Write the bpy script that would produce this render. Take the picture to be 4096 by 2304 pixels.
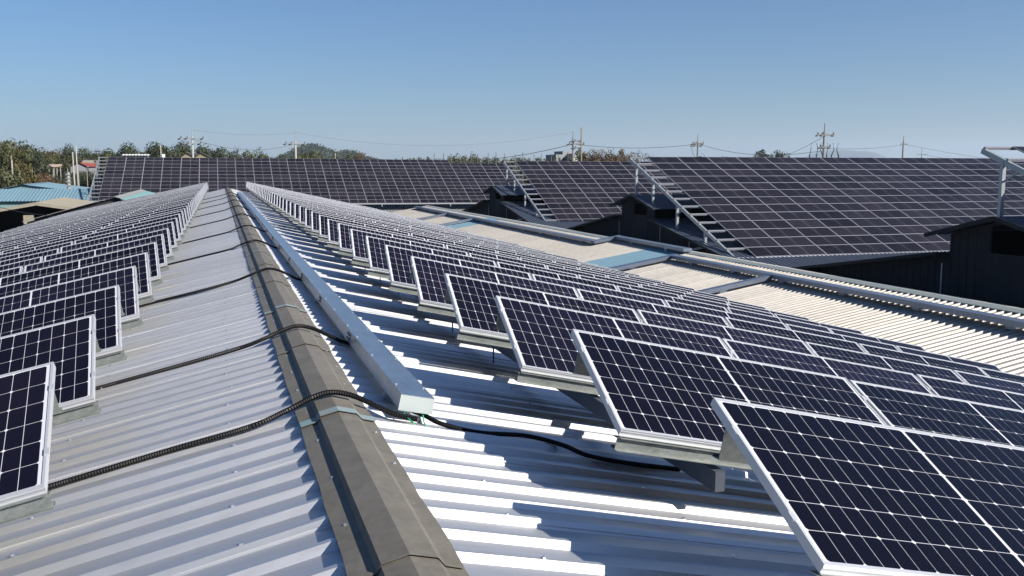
import bpy, bmesh, math, random
from mathutils import Vector, Matrix
random.seed(7)
sc = bpy.context.scene
for o in list(bpy.data.objects): bpy.data.objects.remove(o)
COL = sc.collection
H = 7.6                                   # eye height above the ground; code below uses z relative to the eye
# ------------------------------------------------------------------ camera
YAW, PITCH, F = math.radians(17.09), math.radians(-7.17), 3789.3
FW = Vector((math.sin(YAW)*math.cos(PITCH), math.cos(YAW)*math.cos(PITCH), math.sin(PITCH)))
RT = Vector((math.cos(YAW), -math.sin(YAW), 0)); UP = RT.cross(FW)
cam = bpy.data.cameras.new('camera'); camo = bpy.data.objects.new('camera', cam); COL.objects.link(camo)
m = Matrix((RT, UP, -FW)).transposed().to_4x4(); m.translation = (0, 0, H); camo.matrix_world = m
cam.sensor_width = 36; cam.lens = F/4096*36; cam.clip_end = 60000; cam.clip_start = .05
sc.camera = camo
# ------------------------------------------------------------------ sky, sun, exposure
SUN = Vector((1.14, -1.06, 1.0)).normalized()
EL = math.asin(SUN.z); AZ = math.atan2(SUN.x, SUN.y)
w = bpy.data.worlds.new('World'); sc.world = w; w.use_nodes = True
nt = w.node_tree; nt.nodes.clear()
sky = nt.nodes.new('ShaderNodeTexSky'); sky.sky_type = 'NISHITA'; sky.sun_disc = False
sky.sun_elevation = EL; sky.sun_rotation = AZ; sky.altitude = 50; sky.air_density = 1.0; sky.dust_density = .55; sky.ozone_density = 10; sky.air_density = 1.05
bg = nt.nodes.new('ShaderNodeBackground'); bg.inputs['Strength'].default_value = .0508
out = nt.nodes.new('ShaderNodeOutputWorld')
nt.links.new(sky.outputs[0], bg.inputs[0]); nt.links.new(bg.outputs[0], out.inputs[0])
sl = bpy.data.lights.new('sun', 'SUN'); sl.energy = 5.0; sl.angle = math.radians(.53); sl.color = (1, .94, .85)
slo = bpy.data.objects.new('sun', sl); COL.objects.link(slo)
slo.rotation_euler = SUN.to_track_quat('Z', 'Y').to_euler(); slo.location = (20, -20, 40)
sc.view_settings.view_transform = 'Standard'; sc.view_settings.look = 'None'
sc.view_settings.gamma = 1; sc.view_settings.exposure = 1.0; sc.view_settings.use_curve_mapping = False
try: sc.cycles.max_bounces = 6; sc.cycles.volume_bounces = 1
except Exception: pass

def pix(px, py, dist):                    # direction of a photo pixel, as a point at distance y = dist
    d = FW + RT*((px-2048)/F) - UP*((py-1152)/F)
    return d*(dist/d.y)
# ------------------------------------------------------------------ materials
def mat(name, col, rough=.6, metal=0., spec=.5, noise=None, bump=None, coat=0., stretch=(1, 1, 1), rnd=0., coat_r=.05):
    M = bpy.data.materials.new(name); M.use_nodes = True
    n = M.node_tree.nodes; L = M.node_tree.links; b = n['Principled BSDF']
    b.inputs['Base Color'].default_value = (*col, 1); b.inputs['Roughness'].default_value = rough
    b.inputs['Metallic'].default_value = metal; b.inputs['Specular IOR Level'].default_value = spec
    b.inputs['Coat Weight'].default_value = coat; b.inputs['Coat Roughness'].default_value = coat_r
    tc = n.new('ShaderNodeTexCoord'); mp = n.new('ShaderNodeMapping'); mp.inputs['Scale'].default_value = stretch
    L.new(tc.outputs['Object'], mp.inputs['Vector'])
    src = None
    if noise:
        for sca, amt, col2 in noise:
            t = n.new('ShaderNodeTexNoise'); t.inputs['Scale'].default_value = sca; t.inputs['Detail'].default_value = 6
            t.inputs['Roughness'].default_value = .6
            L.new(mp.outputs[0], t.inputs['Vector'])
            r = n.new('ShaderNodeMapRange'); r.inputs[1].default_value = .38; r.inputs[2].default_value = .68
            r.inputs[3].default_value = 0; r.inputs[4].default_value = amt; L.new(t.outputs[0], r.inputs[0])
            mx = n.new('ShaderNodeMix'); mx.data_type = 'RGBA'
            if src: L.new(src, mx.inputs[6])
            else: mx.inputs[6].default_value = (*col, 1)
            mx.inputs[7].default_value = (*col2, 1); L.new(r.outputs[0], mx.inputs[0]); src = mx.outputs[2]
    if rnd:
        oi = n.new('ShaderNodeObjectInfo'); r = n.new('ShaderNodeMapRange')
        r.inputs[3].default_value = 1-rnd; r.inputs[4].default_value = 1+rnd; L.new(oi.outputs['Random'], r.inputs[0])
        mu = n.new('ShaderNodeMix'); mu.data_type = 'RGBA'; mu.blend_type = 'MULTIPLY'; mu.inputs[0].default_value = 1
        if src: L.new(src, mu.inputs[6])
        else: mu.inputs[6].default_value = (*col, 1)
        L.new(r.outputs[0], mu.inputs[7]); src = mu.outputs[2]
    if src: L.new(src, b.inputs['Base Color'])
    if bump:
        sca, st, dist, str2 = bump
        mp2 = n.new('ShaderNodeMapping'); mp2.inputs['Scale'].default_value = str2; L.new(tc.outputs['Object'], mp2.inputs['Vector'])
        t = n.new('ShaderNodeTexNoise'); t.inputs['Scale'].default_value = sca; t.inputs['Detail'].default_value = 3
        L.new(mp2.outputs[0], t.inputs['Vector'])
        bp = n.new('ShaderNodeBump'); bp.inputs['Strength'].default_value = st; bp.inputs['Distance'].default_value = dist
        L.new(t.outputs[0], bp.inputs['Height']); L.new(bp.outputs[0], b.inputs['Normal'])
    return M
M_roof = mat('galvalume_sheet', (.67, .68, .70), .54, .95, .5, [(1.2, .45, (.60, .595, .59)), (14, .35, (.54, .53, .52)), (5, .35, (.64, .645, .66))], (1.2, .5, .02, (1, 4, 1)), stretch=(.35, 3, 1), rnd=.05)
M_cap = mat('aged_ridge_metal', (0.1439, 0.1336, 0.1128), .6, .12, .35, [(2.5, .7, (0.1089, 0.09698, 0.07944)), (9, .6, (0.1867, 0.1741, 0.1485)), (30, .35, (0.08559, 0.07409, 0.05938))], (3, .2, .01, (1, .5, 1)), rnd=.07)
M_capblue = mat('faded_blue_paint', (.17, .26, .29), .6, .1, .4, [(14, .8, (.22, .23, .20))])
M_rust = mat('rust_patch', (.07, .042, .028), .9)
M_galv = mat('galvanised_tray', (0.2928, 0.3706, 0.4661), .30, .85, .5, [(3.5, .8, (0.1882, 0.2444, 0.3227)), (22, .6, (0.4044, 0.4889, 0.5916))], (5, .25, .004, (1, 1, 1)))
M_galvb = mat('dull_galvanised_tray', (.26, .30, .37), .35, .8, .5, [(2, .6, (.19, .22, .28))])
M_endcap = mat('grey_green_paint', (0.3486, 0.3901, 0.3818), .5, .1)
M_purlin = mat('galvanised_purlin', (0.1971, 0.2126, 0.205), .45, .45, .5, [(7, .8, (0.1089, 0.1316, 0.1187)), (45, .6, (0.3113, 0.324, 0.3129))], stretch=(.5, 1, 1))
M_rail = mat('shade_toned_rail', (.085, .10, .125), .5, .4, .5, [(8, .6, (.06, .07, .09))])  # galvanised steel, with the blue shade under the rows put into its colour
M_alu = mat('anodised_frame', (0.5152, 0.5244, 0.552), .36, .45, .5)
M_back = mat('white_backsheet', (0.498, 0.5063, 0.5478), .25, 0, .4)
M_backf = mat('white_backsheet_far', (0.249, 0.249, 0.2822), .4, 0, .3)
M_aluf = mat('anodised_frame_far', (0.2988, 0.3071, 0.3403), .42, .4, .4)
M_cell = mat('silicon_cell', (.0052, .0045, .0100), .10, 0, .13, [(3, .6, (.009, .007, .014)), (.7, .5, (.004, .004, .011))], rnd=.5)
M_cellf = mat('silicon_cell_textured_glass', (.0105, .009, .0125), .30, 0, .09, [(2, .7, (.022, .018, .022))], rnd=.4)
M_under = mat('bounce_cutting_rear', (.13, .13, .135), .6)  # dark rear face, added to cut light bounced back onto the shaded roof
M_black = mat('black_plastic', (.007, .007, .008), .42, 0, .10)
M_green = mat('green_wire', (.02, .33, .14), .4)
M_steel = mat('bright_steel', (.75, .76, .78), .25, .9)
M_beige = mat('faded_beige_sheet', (0.3934, 0.3719, 0.3351), .5, .4, .3, [(1.1, .7, (0.3181, 0.2992, 0.2754)), (6, .5, (0.4185, 0.3976, 0.3626)), (22, .45, (0.2344, 0.2137, 0.1928))], stretch=(.25, 2, 1), rnd=.06)
M_skyl = mat('blue_translucent_sheet', (0.1577, 0.2739, 0.3403), .5, 0, .3, [(2, .6, (0.1992, 0.2988, 0.3403)), (12, .5, (0.1328, 0.2241, 0.2822))], stretch=(.4, 1, 1))
M_trim = mat('grey_green_trim', (.33, .37, .35), .5, .3, .5, [(4, .6, (.42, .42, .37))])
M_shadegrey = mat('shade_toned_grey_sheet', (.05, .062, .09), .5, .2, .4, [(2, .5, (.07, .08, .10))])  # grey metal roof; blue shade beneath the arrays is mixed into its colour
M_clad = mat('dark_cladding', (.022, .025, .03), .8, 0, .15, [(1.5, .8, (.032, .034, .038)), (9, .5, (.016, .018, .021))], stretch=(1, 4, .4))
M_frameg = mat('galvanised_frame_far', (0.3154, 0.3486, 0.3652), .42, .5, .5, [(3, .5, (0.2324, 0.2656, 0.2822))])
M_blue = mat('light_blue_sheet', (0.1245, 0.2117, 0.2573), .5, 0, .5, [(.6, .5, (0.1494, 0.2365, 0.2781))], rnd=.04)
M_teal = mat('faded_teal_sheet', (0.1245, 0.2324, 0.2407), .6, 0, .4, [(.8, .6, (0.1743, 0.249, 0.2407))])
M_greysheet = mat('grey_sheet', (0.2241, 0.2241, 0.2241), .6, .1, .4, [(1, .6, (0.2822, 0.2739, 0.2573))])
M_tan = mat('tan_sheet', (0.2241, 0.2033, 0.1577), .7, 0, .3, [(.8, .7, (0.2739, 0.2573, 0.2158)), (5, .5, (0.166, 0.1494, 0.1162))])
M_dark = mat('dark_interior', (.02, .02, .02), .9)
M_white = mat('white_paint', (0.5478, 0.5478, 0.5312), .6)
M_red = mat('red_roof', (0.1992, 0.04565, 0.03735), .6, 0, .3, [(2, .5, (0.1577, 0.0415, 0.03735))])
M_wallg = mat('grey_wall', (0.1992, 0.2075, 0.22), .7)
M_ochre = mat('ochre_wall', (.20, .17, .11), .8)
M_conc = mat('concrete_pole', (0.2739, 0.2697, 0.2573), .8, 0, .3, [(6, .6, (0.2158, 0.2075, 0.1992))])
M_darkpole = mat('dark_pole', (.12, .115, .11), .8)
M_insul = mat('dark_fittings', (.035, .035, .04), .5)
M_wire = mat('overhead_wire', (.05, .05, .05), .6)
M_trunk = mat('bark', (.085, .065, .048), .9)
M_ground = mat('field_ground', (0.083, 0.08715, 0.0415), .95, 0, .2, [(.05, .9, (0.1245, 0.09545, 0.05395)), (.6, .6, (0.0581, 0.0747, 0.02905))])
M_yard = mat('concrete_yard', (.26, .25, .23), .9, 0, .2, [(.4, .7, (.19, .18, .16))])
M_hill = mat('wooded_hill', (.035, .055, .028), .95, 0, .2, [(.03, .8, (.06, .07, .035))])
M_mount = mat('far_mountain', (.05, .07, .05), .95, 0, .2)
def leafmat(name, c1, c2, c3):
    M = mat(name, c1, .65, 0, .3, [(.45, .9, c2), (2.2, .6, c3)], rnd=.22)
    b = M.node_tree.nodes['Principled BSDF']; b.inputs['Subsurface Weight'].default_value = 0
    return M
LEAF = {'dark': leafmat('leaf_dark', (0.0225, 0.03225, 0.0135), (0.01575, 0.02475, 0.0105), (0.0315, 0.039, 0.015)),
        'olive': leafmat('leaf_olive', (0.042, 0.048, 0.018), (0.0315, 0.039, 0.015), (0.0585, 0.0555, 0.021)),
        'yellow': leafmat('leaf_yellow', (0.07875, 0.0675, 0.015), (0.06, 0.057, 0.0165), (0.09375, 0.075, 0.0165)),
        'brown': leafmat('leaf_brown', (0.07125, 0.039, 0.0195), (0.054, 0.042, 0.01875), (0.08625, 0.048, 0.0225)),
        'grey': leafmat('leaf_greybrown', (0.0465, 0.04275, 0.02775), (0.036, 0.036, 0.0225), (0.05625, 0.048, 0.0315))}
# ------------------------------------------------------------------ mesh helpers
class MB:
    def __init__(s): s.v = []; s.f = []; s.mi = []
    def quad(s, a, b, c, d, mi=0):
        k = len(s.v); s.v += [tuple(a), tuple(b), tuple(c), tuple(d)]; s.f.append((k, k+1, k+2, k+3)); s.mi.append(mi); return s
    def poly(s, pts, mi=0):
        k = len(s.v); s.v += [tuple(p) for p in pts]; s.f.append(tuple(range(k, k+len(pts)))); s.mi.append(mi); return s
    def hexa(s, c, mi=0):                  # 8 corners: bottom ring then top ring
        k = len(s.v); s.v += [tuple(p) for p in c]
        for q in ((3, 2, 1, 0), (4, 5, 6, 7), (0, 1, 5, 4), (1, 2, 6, 5), (2, 3, 7, 6), (3, 0, 4, 7)):
            s.f.append(tuple(k+i for i in q)); s.mi.append(mi)
        return s
    def box(s, x0, x1, y0, y1, z0, z1, mi=0):
        return s.hexa([(x0, y0, z0), (x1, y0, z0), (x1, y1, z0), (x0, y1, z0), (x0, y0, z1), (x1, y0, z1), (x1, y1, z1), (x0, y1, z1)], mi)
    def bar(s, a, b, w, h, up=(0, 0, 1), mi=0):      # rectangular bar between two points
        a = Vector(a); b = Vector(b); d = (b-a).normalized(); up = Vector(up)
        sd = d.cross(up).normalized()*w/2; u2 = sd.cross(d).normalized()*h/2
        return s.hexa([a-sd-u2, a+sd-u2, b+sd-u2, b-sd-u2, a-sd+u2, a+sd+u2, b+sd+u2, b-sd+u2], mi)
    def tube(s, pts, rad, n=8, mi=0, caps=True):
        pts = [Vector(p) for p in pts]; k0 = len(s.v); N = len(pts)
        rr = rad if isinstance(rad, (list, tuple)) else [rad]*N
        pu = Vector((0, 0, 1))
        for i, p in enumerate(pts):
            t = (pts[min(i+1, N-1)]-pts[max(i-1, 0)]).normalized()
            a = t.cross(pu)
            if a.length < 1e-3: a = t.cross(Vector((1, 0, 0)))
            a.normalize(); b = a.cross(t)
            for j in range(n):
                an = 2*math.pi*j/n; s.v.append(tuple(p+(a*math.cos(an)+b*math.sin(an))*rr[i]))
        for i in range(N-1):
            for j in range(n):
                s.f.append((k0+i*n+j, k0+i*n+(j+1) % n, k0+(i+1)*n+(j+1) % n, k0+(i+1)*n+j)); s.mi.append(mi)
        if caps:
            s.f.append(tuple(k0+j for j in range(n))[::-1]); s.mi.append(mi)
            s.f.append(tuple(k0+(N-1)*n+j for j in range(n))); s.mi.append(mi)
        return s
    def mesh(s, name, mats, smooth=False, org=(0, 0, 0)):
        me = bpy.data.meshes.new(name); ox, oy, oz = org
        me.from_pydata([(x-ox, y-oy, z-oz) for x, y, z in s.v], [], s.f)
        for M in (mats if isinstance(mats, (list, tuple)) else [mats]): me.materials.append(M)
        if any(s.mi): me.polygons.foreach_set('material_index', s.mi)
        if smooth: me.polygons.foreach_set('use_smooth', [True]*len(s.f))
        me.update(); return me
def link(name, data, parent=None, loc=(0, 0, 0), rot=None):
    o = bpy.data.objects.new(name, data); COL.objects.link(o)
    if parent: o.parent = parent
    o.location = loc
    if rot: o.rotation_euler = rot
    return o
def tag(o, label=None, cat=None, group=None, kind=None):
    if label: o['label'] = label
    if cat: o['category'] = cat
    if group: o['group'] = group
    if kind: o['kind'] = kind
    return o
def thing(name, label, cat, loc, group=None, mtx=None):      # loc in eye-relative z
    o = link(name, None); o.empty_display_size = .2
    if mtx is not None:
        M = mtx.to_4x4(); M.translation = (loc[0], loc[1], loc[2]+H); o.matrix_world = M
    else: o.location = (loc[0], loc[1], loc[2]+H)
    o['org'] = list(loc); tag(o, label, cat, group); return o
def part(th, name, mb, mats, smooth=False):                  # mesh given in eye-relative coordinates, child of an unrotated thing
    return link(name, mb.mesh(name, mats, smooth, org=th['org']), th)
def solo(name, mb, mats, label, cat, loc, group=None, kind=None, smooth=False):   # one-mesh thing
    o = link(name, mb.mesh(name, mats, smooth, org=loc), None, (loc[0], loc[1], loc[2]+H)); return tag(o, label, cat, group, kind)
def ordw(n):
    return {1: 'first', 2: 'second', 3: 'third', 4: 'fourth', 5: 'fifth', 6: 'sixth', 7: 'seventh', 8: 'eighth', 9: 'ninth', 10: 'tenth'}.get(n, str(n)+'th')
ONES = ['', 'first', 'second', 'third', 'fourth', 'fifth', 'sixth', 'seventh', 'eighth', 'ninth', 'tenth', 'eleventh', 'twelfth', 'thirteenth', 'fourteenth', 'fifteenth', 'sixteenth', 'seventeenth', 'eighteenth', 'nineteenth']
def ordl(n):
    if n < 20: return ONES[n]
    t, o = divmod(n, 10); return (['', '', 'twentieth', 'thirtieth', 'fortieth'][t]) if o == 0 else ['', '', 'twenty', 'thirty', 'forty'][t]+'-'+ONES[o]
G = -H                                     # ground level, eye-relative
# ------------------------------------------------------------------ ground
mb = MB(); R0 = 13500
mb.quad((-R0, -R0, G), (R0, -R0, G), (R0, R0, G), (-R0, R0, G))
tag(link('ground', mb.mesh('ground', M_ground), None, (0, 0, H)), kind='structure')
mb = MB(); mb.quad((-22, -12, G+.012), (78, -12, G+.012), (78, 136, G+.012), (-22, 136, G+.012))
tag(link('yard', mb.mesh('yard', M_yard), None, (0, 0, H)), kind='structure')
# ------------------------------------------------------------------ corrugated sheets
def ribs(pitch, n, h=.030, top=.030, web=.033):               # profile points (y, z), z = 0 on the rib tops, rib top first
    pts = [(-web*.74+.006, -h*.74-.006), (-web*.74, -h*.74+.006)]      # first rib laps over the sheet before it
    for i in range(n):
        y = i*pitch; e = .004 if i == 0 else 0
        pts += [(y, e), (y+top, e), (y+top+web, -h), (y+pitch-web, -h)]
    pts.append((n*pitch, 0)); pts.append((n*pitch+top*.8, 0))
    return pts
def sheet_mesh(name, length, pitch, n, mt, sgn=1, h=.030, seg=6, wav=.0, seed=0, top=.030, web=.033):
    rd = random.Random(seed); prof = ribs(pitch, n, h, top, web); v = []; f = []
    ph = rd.random()*6; ph2 = rd.random()*6; am = wav*(.6+.8*rd.random())
    for i in range(seg+1):
        x = length*i/seg
        for (y, z) in prof: v.append((sgn*x, y, z+am*math.sin(x*1.25+ph)+am*.5*math.sin(x*2.7+ph2+y*3)))
    P = len(prof)
    for i in range(seg):
        for j in range(P-1):
            a = i*P+j; q = (a, a+P, a+P+1, a+1); f.append(q if sgn > 0 else q[::-1])
    me = bpy.data.meshes.new(name); me.from_pydata(v, [], f); me.materials.append(mt); me.update(); return me
# ================================================================== HALL A: the roof in the foreground
RX, RZ = .618, -1.449                      # ridge line x and rib-top height at the ridge
SR, SL = math.radians(12.45), math.radians(12.6)
PIT = .2555; SH = 4*PIT                    # rib pitch, sheet width
Y0A, NSH = -5.2, 79
LEN = 12.3
hall = thing('panel_hall', 'long low-pitched hall with silver corrugated roof carrying tilted solar panel rows', 'building', (RX, Y0A, G))
YEND = Y0A+NSH*SH
zR = lambda x: RZ-math.tan(SR)*(x-RX)
zL = lambda x: RZ-math.tan(SL)*(RX-x)
shR = [sheet_mesh('roof_sheet', LEN, PIT, 4, M_roof, 1, seg=14, wav=.003, seed=s) for s in range(4)]
shL = [sheet_mesh('roof_sheet', LEN, PIT, 4, M_roof, -1, seg=14, wav=.003, seed=s+9) for s in range(4)]
for i in range(NSH):
    for side in (1, -1):
        o = link('roof_sheet', (shR if side > 0 else shL)[(i*7+i//3) % 4], hall, (side*.012, i*SH, RZ-G-.0026))
        o.rotation_euler = (0, (SR if side > 0 else -SL), 0)
exR, exL = RX+LEN*math.cos(SR), RX-LEN*math.cos(SL)
for name, x in (('wall', exR-.35), ('wall', exL+.35)):
    zt = (zR(x) if x > RX else zL(x))-.12
    mb = MB(); mb.box(x-.08, x+.08, Y0A+.3, YEND-.4, G, zt); part(hall, name, mb, M_wallg)
for y in (Y0A+.3, YEND-.5):
    mb = MB(); a = (exL+.45, exR-.45)
    pts = [(a[0], G), (a[1], G), (a[1], zR(a[1])-.12), (RX, RZ-.12), (a[0], zL(a[0])-.12)]
    mb.poly([(x, y, z) for x, z in pts]); mb.poly([(x, y+.1, z) for x, z in pts][::-1])
    for k in range(5):
        p, q = pts[k], pts[(k+1) % 5]; mb.quad((p[0], y, p[1]), (p[0], y+.1, p[1]), (q[0], y+.1, q[1]), (q[0], y, q[1]))
    part(hall, 'gable_wall', mb, M_wallg)
# ridge cap pieces
rd = random.Random(3)
laps = [-3.5, -1.22, 1.03, 3.281, 5.45, 7.70, 9.93, 12.25]
while laps[-1] < YEND-2.5: laps.append(laps[-1]+2.27)
laps.append(YEND+.05)
AP = -1.409
def capsec(lift=0., wob=0.):
    return [(-.220, zL(RX-.220)+.005+lift), (-.122, zL(RX-.122)+.009+lift), (-.106, AP-.026+lift), (0, AP+lift),
            (.106, AP-.026+lift), (.136, zR(RX+.136)+.009+lift), (.212, zR(RX+.212)+.005+lift)]
for i in range(len(laps)-1):
    y0, y1 = laps[i], laps[i+1]+.09
    if y1 < -4: continue
    mb = MB(); N = 8; k0 = 0; rows = []
    for j in range(N+1):
        t = j/N; y = y0+(y1-y0)*t
        s = capsec(.010*(1-t)**2+.001)       # each piece's near end laps over the piece before it
        row = []
        for q, (dx, z) in enumerate(s):
            e = .004*math.sin(y*7.3+q)+(rd.random()-.5)*.003 if q in (0, 6) else (.0016*math.sin(y*4.1+q*2) if q in (1, 5) else 0)
            row.append((RX+dx+e, y, z))
        rows.append(row)
    for j in range(N):
        for q in range(6): mb.quad(rows[j][q], rows[j+1][q], rows[j+1][q+1], rows[j][q+1])
    for q in range(6):                     # folded near edge
        a, b = rows[0][q], rows[0][q+1]; mb.quad(a, b, (b[0], b[1], b[2]-.002), (a[0], a[1], a[2]-.002))
    cp = part(hall, 'ridge_cap', mb, M_cap)
    if i in (4, 6, 9, 13):                 # faded blue paint on the lapped end
        mb = MB(); d = .11
        for q in range(6):
            a, b = rows[0][q], rows[0][q+1]; c, e = rows[1][q], rows[1][q+1]; t = d/((y1-y0)/N)
            lp = lambda p, r: (p[0]+(r[0]-p[0])*t, p[1]+d, p[2]+(r[2]-p[2])*t+.0012)
            mb.quad((a[0], a[1]-.001, a[2]+.0012), lp(a, c), lp(b, e), (b[0], b[1]-.001, b[2]+.0012))
        o = link('paint_strip', mb.mesh('paint_strip', M_capblue, org=hall['org']), cp)
    if i in (3, 4):
        mb = MB(); cx, cy = RX-.163, y0+.035
        zc = zL(RX-.163)+.016
        mb.poly([(cx+.03*math.cos(a)*(1+.3*math.sin(3*a)), cy+.022*math.sin(a), zc-.2235*(-.03*math.cos(a))) for a in [k*math.pi/6 for k in range(12)]])
        link('rust_spot', mb.mesh('rust_spot', M_rust, org=hall['org']), cp)
# screws: hexagon heads with washers on cap and sheets
mb = MB()
def screw(x, y, z, s=1.):
    r = .0085*s
    for (rr, z0, z1) in ((r*1.5, 0, .002), (r, .002, .009*s)):
        k = len(mb.v)
        for zz in (z0, z1):
            for j in range(6): mb.v.append((x+rr*math.cos(j*1.0472), y+rr*math.sin(j*1.0472), z+zz))
        for j in range(6): mb.f.append((k+j, k+(j+1) % 6, k+6+(j+1) % 6, k+6+j)); mb.mi.append(0)
        mb.f.append(tuple(k+6+j for j in range(6))); mb.mi.append(0)
y = 2.0
while y < 22:
    screw(RX-.160+rd.uniform(-.012, .012), y+rd.uniform(-.03, .03), zL(RX-.16)+.010, .8)
    screw(RX+.162+rd.uniform(-.012, .012), y+.12+rd.uniform(-.03, .03), zR(RX+.162)+.010, .8); y += .62
for side in (1, -1):
    for col in range(4):
        for i in range(-2, 90):
            if (i+col) % 2: continue
            y = Y0A+math.floor((2-Y0A)/PIT)*PIT+i*PIT+.015
            u = .62+col*1.05+rd.uniform(-.02, .02)
            x = RX+side*u*math.cos(SR if side > 0 else SL); screw(x, y, (zR(x) if side > 0 else zL(x)), .95)
tag(part(hall, 'screws', mb, M_steel), kind='stuff')
# ================================================================== solar panel meshes
PL, PW, PT = 2.008, 1.002, .04
TILT = math.radians(22.15)
def cells_into(mb, mi_back, mi_cell, z=-.004, cz=-.0030, fr=.014, g=.0034, ch=.0085):
    mb.quad((fr, fr, z), (PL-fr, fr, z), (PL-fr, PW-fr, z), (fr, PW-fr, z), mi_back)
    mb.quad((fr, PW-fr, z-.004), (PL-fr, PW-fr, z-.004), (PL-fr, fr, z-.004), (fr, fr, z-.004), mi_cell+1)
    pu, pv = .0806, .1600
    for half in range(2):
        x0 = .030 if half == 0 else PL/2+.0085
        for i in range(12):
            for j in range(6):
                a = x0+i*pu; b = a+pu-g; c = .022+j*pv; d = c+pv-g
                if i % 2: p = [(a, c), (b-ch, c), (b, c+ch), (b, d-ch), (b-ch, d), (a, d)]
                else: p = [(a+ch, c), (b, c), (b, d), (a+ch, d), (a, d-ch), (a, c+ch)]
                mb.poly([(x, y, cz) for x, y in p], mi_cell)
def frame_into(mb, mi, t=.012):
    for (x0, x1, y0, y1) in ((0, PL, 0, t+.006), (0, PL, PW-t-.006, PW), (0, t, t+.006, PW-t-.006), (PL-t, PL, t+.006, PW-t-.006)):
        mb.box(x0, x1, y0, y1, -PT, 0, mi)
    for y in (.24, PW-.24):
        mb.box(-.012, .010, y-.022, y+.022, -.002, .0055, mi); mb.box(PL-.010, PL+.012, y-.022, y+.022, -.002, .0055, mi)
    mb.box(.0, PL, -.0025, 0, -.016, -.010, mi)           # front lip groove
    mb.box(.0, PL, -.006, 0, -PT, -.034, mi)
def tilted(mb, hb):                        # panel local (u, v, w) -> row local, lower front edge at height hb
    c, s = math.cos(TILT), math.sin(TILT)
    mb.v = [(x, y*c-z*s, hb+y*s+z*c) for x, y, z in mb.v]; return mb
HB = .39
b1 = MB(); frame_into(b1, 0); ME_frame = tilted(b1, HB).mesh('panel', [M_alu])
b2 = MB(); cells_into(b2, 0, 1); ME_cells = tilted(b2, HB).mesh('cell_sheet', [M_back, M_cell, M_under])
b3 = MB(); frame_into(b3, 0); cells_into(b3, 1, 2); ME_full = tilted(b3, HB).mesh('panel', [M_alu, M_back, M_cell, M_under])
b4 = MB()
for (x0, x1, y0, y1) in ((0, PL, 0, .016), (0, PL, PW-.016, PW), (0, .011, .016, PW-.016), (PL-.011, PL, .016, PW-.016)): b4.box(x0, x1, y0, y1, -PT, 0)
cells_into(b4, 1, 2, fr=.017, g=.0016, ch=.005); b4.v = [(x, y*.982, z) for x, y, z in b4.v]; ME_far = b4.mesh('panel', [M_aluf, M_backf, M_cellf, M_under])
# purlins (C channels) in row-local coordinates
GAPP = .030; STEP = PL+GAPP; ROWL = 5*STEP-GAPP
def cchan(mb, L0, L1, y, z0, z1, lip, t=.004):           # web facing -y
    mb.box(L0, L1, y, y+t, z0, z1); mb.box(L0, L1, y+t, y+lip, z1-t, z1); mb.box(L0, L1, y+t, y+lip, z0, z0+t)
    mb.box(L0, L1, y+lip, y+lip+t, z0, z0+.015)
    return mb
c_, s_ = math.cos(TILT), math.sin(TILT)
mb = cchan(MB(), -.012, ROWL+.012, .010, HB-PT-.072, HB-PT-.006, .05); mb.box(-.012, ROWL+.012, -.014, .010, HB-PT-.072, HB-PT-.068)
mb.box(0, ROWL, -.010, .030, HB-PT-.006, HB-PT-.002); ME_pf = mb.mesh('front_purlin', M_purlin)
yb, zb = PW*c_-.12, HB+PW*s_-PT-.05
mb = cchan(MB(), .012, ROWL-.012, yb, zb-.16, zb-.012, .055); ME_pr = mb.mesh('rear_purlin', M_purlin)
mb = MB(); mb.box(-.03, .03, -.003, .003, 0, zb-.16-.262); mb.box(-.03, .03, -.003, .05, 0, .005); ME_leg = mb.mesh('rear_leg', M_rail)
RAILU = [.66, 2.7, 4.75, 6.8, 8.85]
def rowmatrix(side):
    if side > 0: u = Vector((math.cos(SR), 0, -math.sin(SR)))
    else: u = Vector((math.cos(SL), 0, math.sin(SL)))        # left rows are laid out from their low end
    y = Vector((0, 1, 0)); n = u.cross(y)
    return Matrix((u, y, n)).transposed()
XR0, YR0, DY = 1.856, 2.664, 1.709
XL0 = -.688
NR = 43; rj = random.Random(31)
for side in (1, -1):
    mtx = rowmatrix(side)
    for k in range(0 if side > 0 else 1, NR):
        y = YR0+k*DY
        if side > 0: loc = (XR0, y, zR(XR0))
        else: x = XL0-ROWL*math.cos(SL); loc = (x, y, zL(x))
        nm = k+1 if side > 0 else k
        t = thing('solar_panel_row', '%s solar panel row on the %s roof slope, counted towards the far array' % (ordl(nm), 'tray-side' if side > 0 else 'trayless'),
                  'solar panels', loc, 'tilted solar panel rows on the hall roof', mtx)
        near = k < 14
        t.location.y += rj.uniform(-.012, .012); t.location.z += rj.uniform(-.006, .006)
        for i in range(5):
            p = link('panel', ME_frame if near else ME_full, t, (i*STEP+rj.uniform(-.004, .004), rj.uniform(-.005, .005), rj.uniform(-.003, .003)))
            p.rotation_euler = (rj.uniform(-.006, .006), rj.uniform(-.0012, .0012), rj.uniform(-.0012, .0012))
            if near: link('cell_sheet', ME_cells, p)
        link('front_purlin', ME_pf, t)
        link('rear_purlin', ME_pr, t)
        if k < 24:
            for u in RAILU[1:]: link('rear_leg', ME_leg, t, ((u if side > 0 else ROWL-u), yb+.03, .262))
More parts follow.
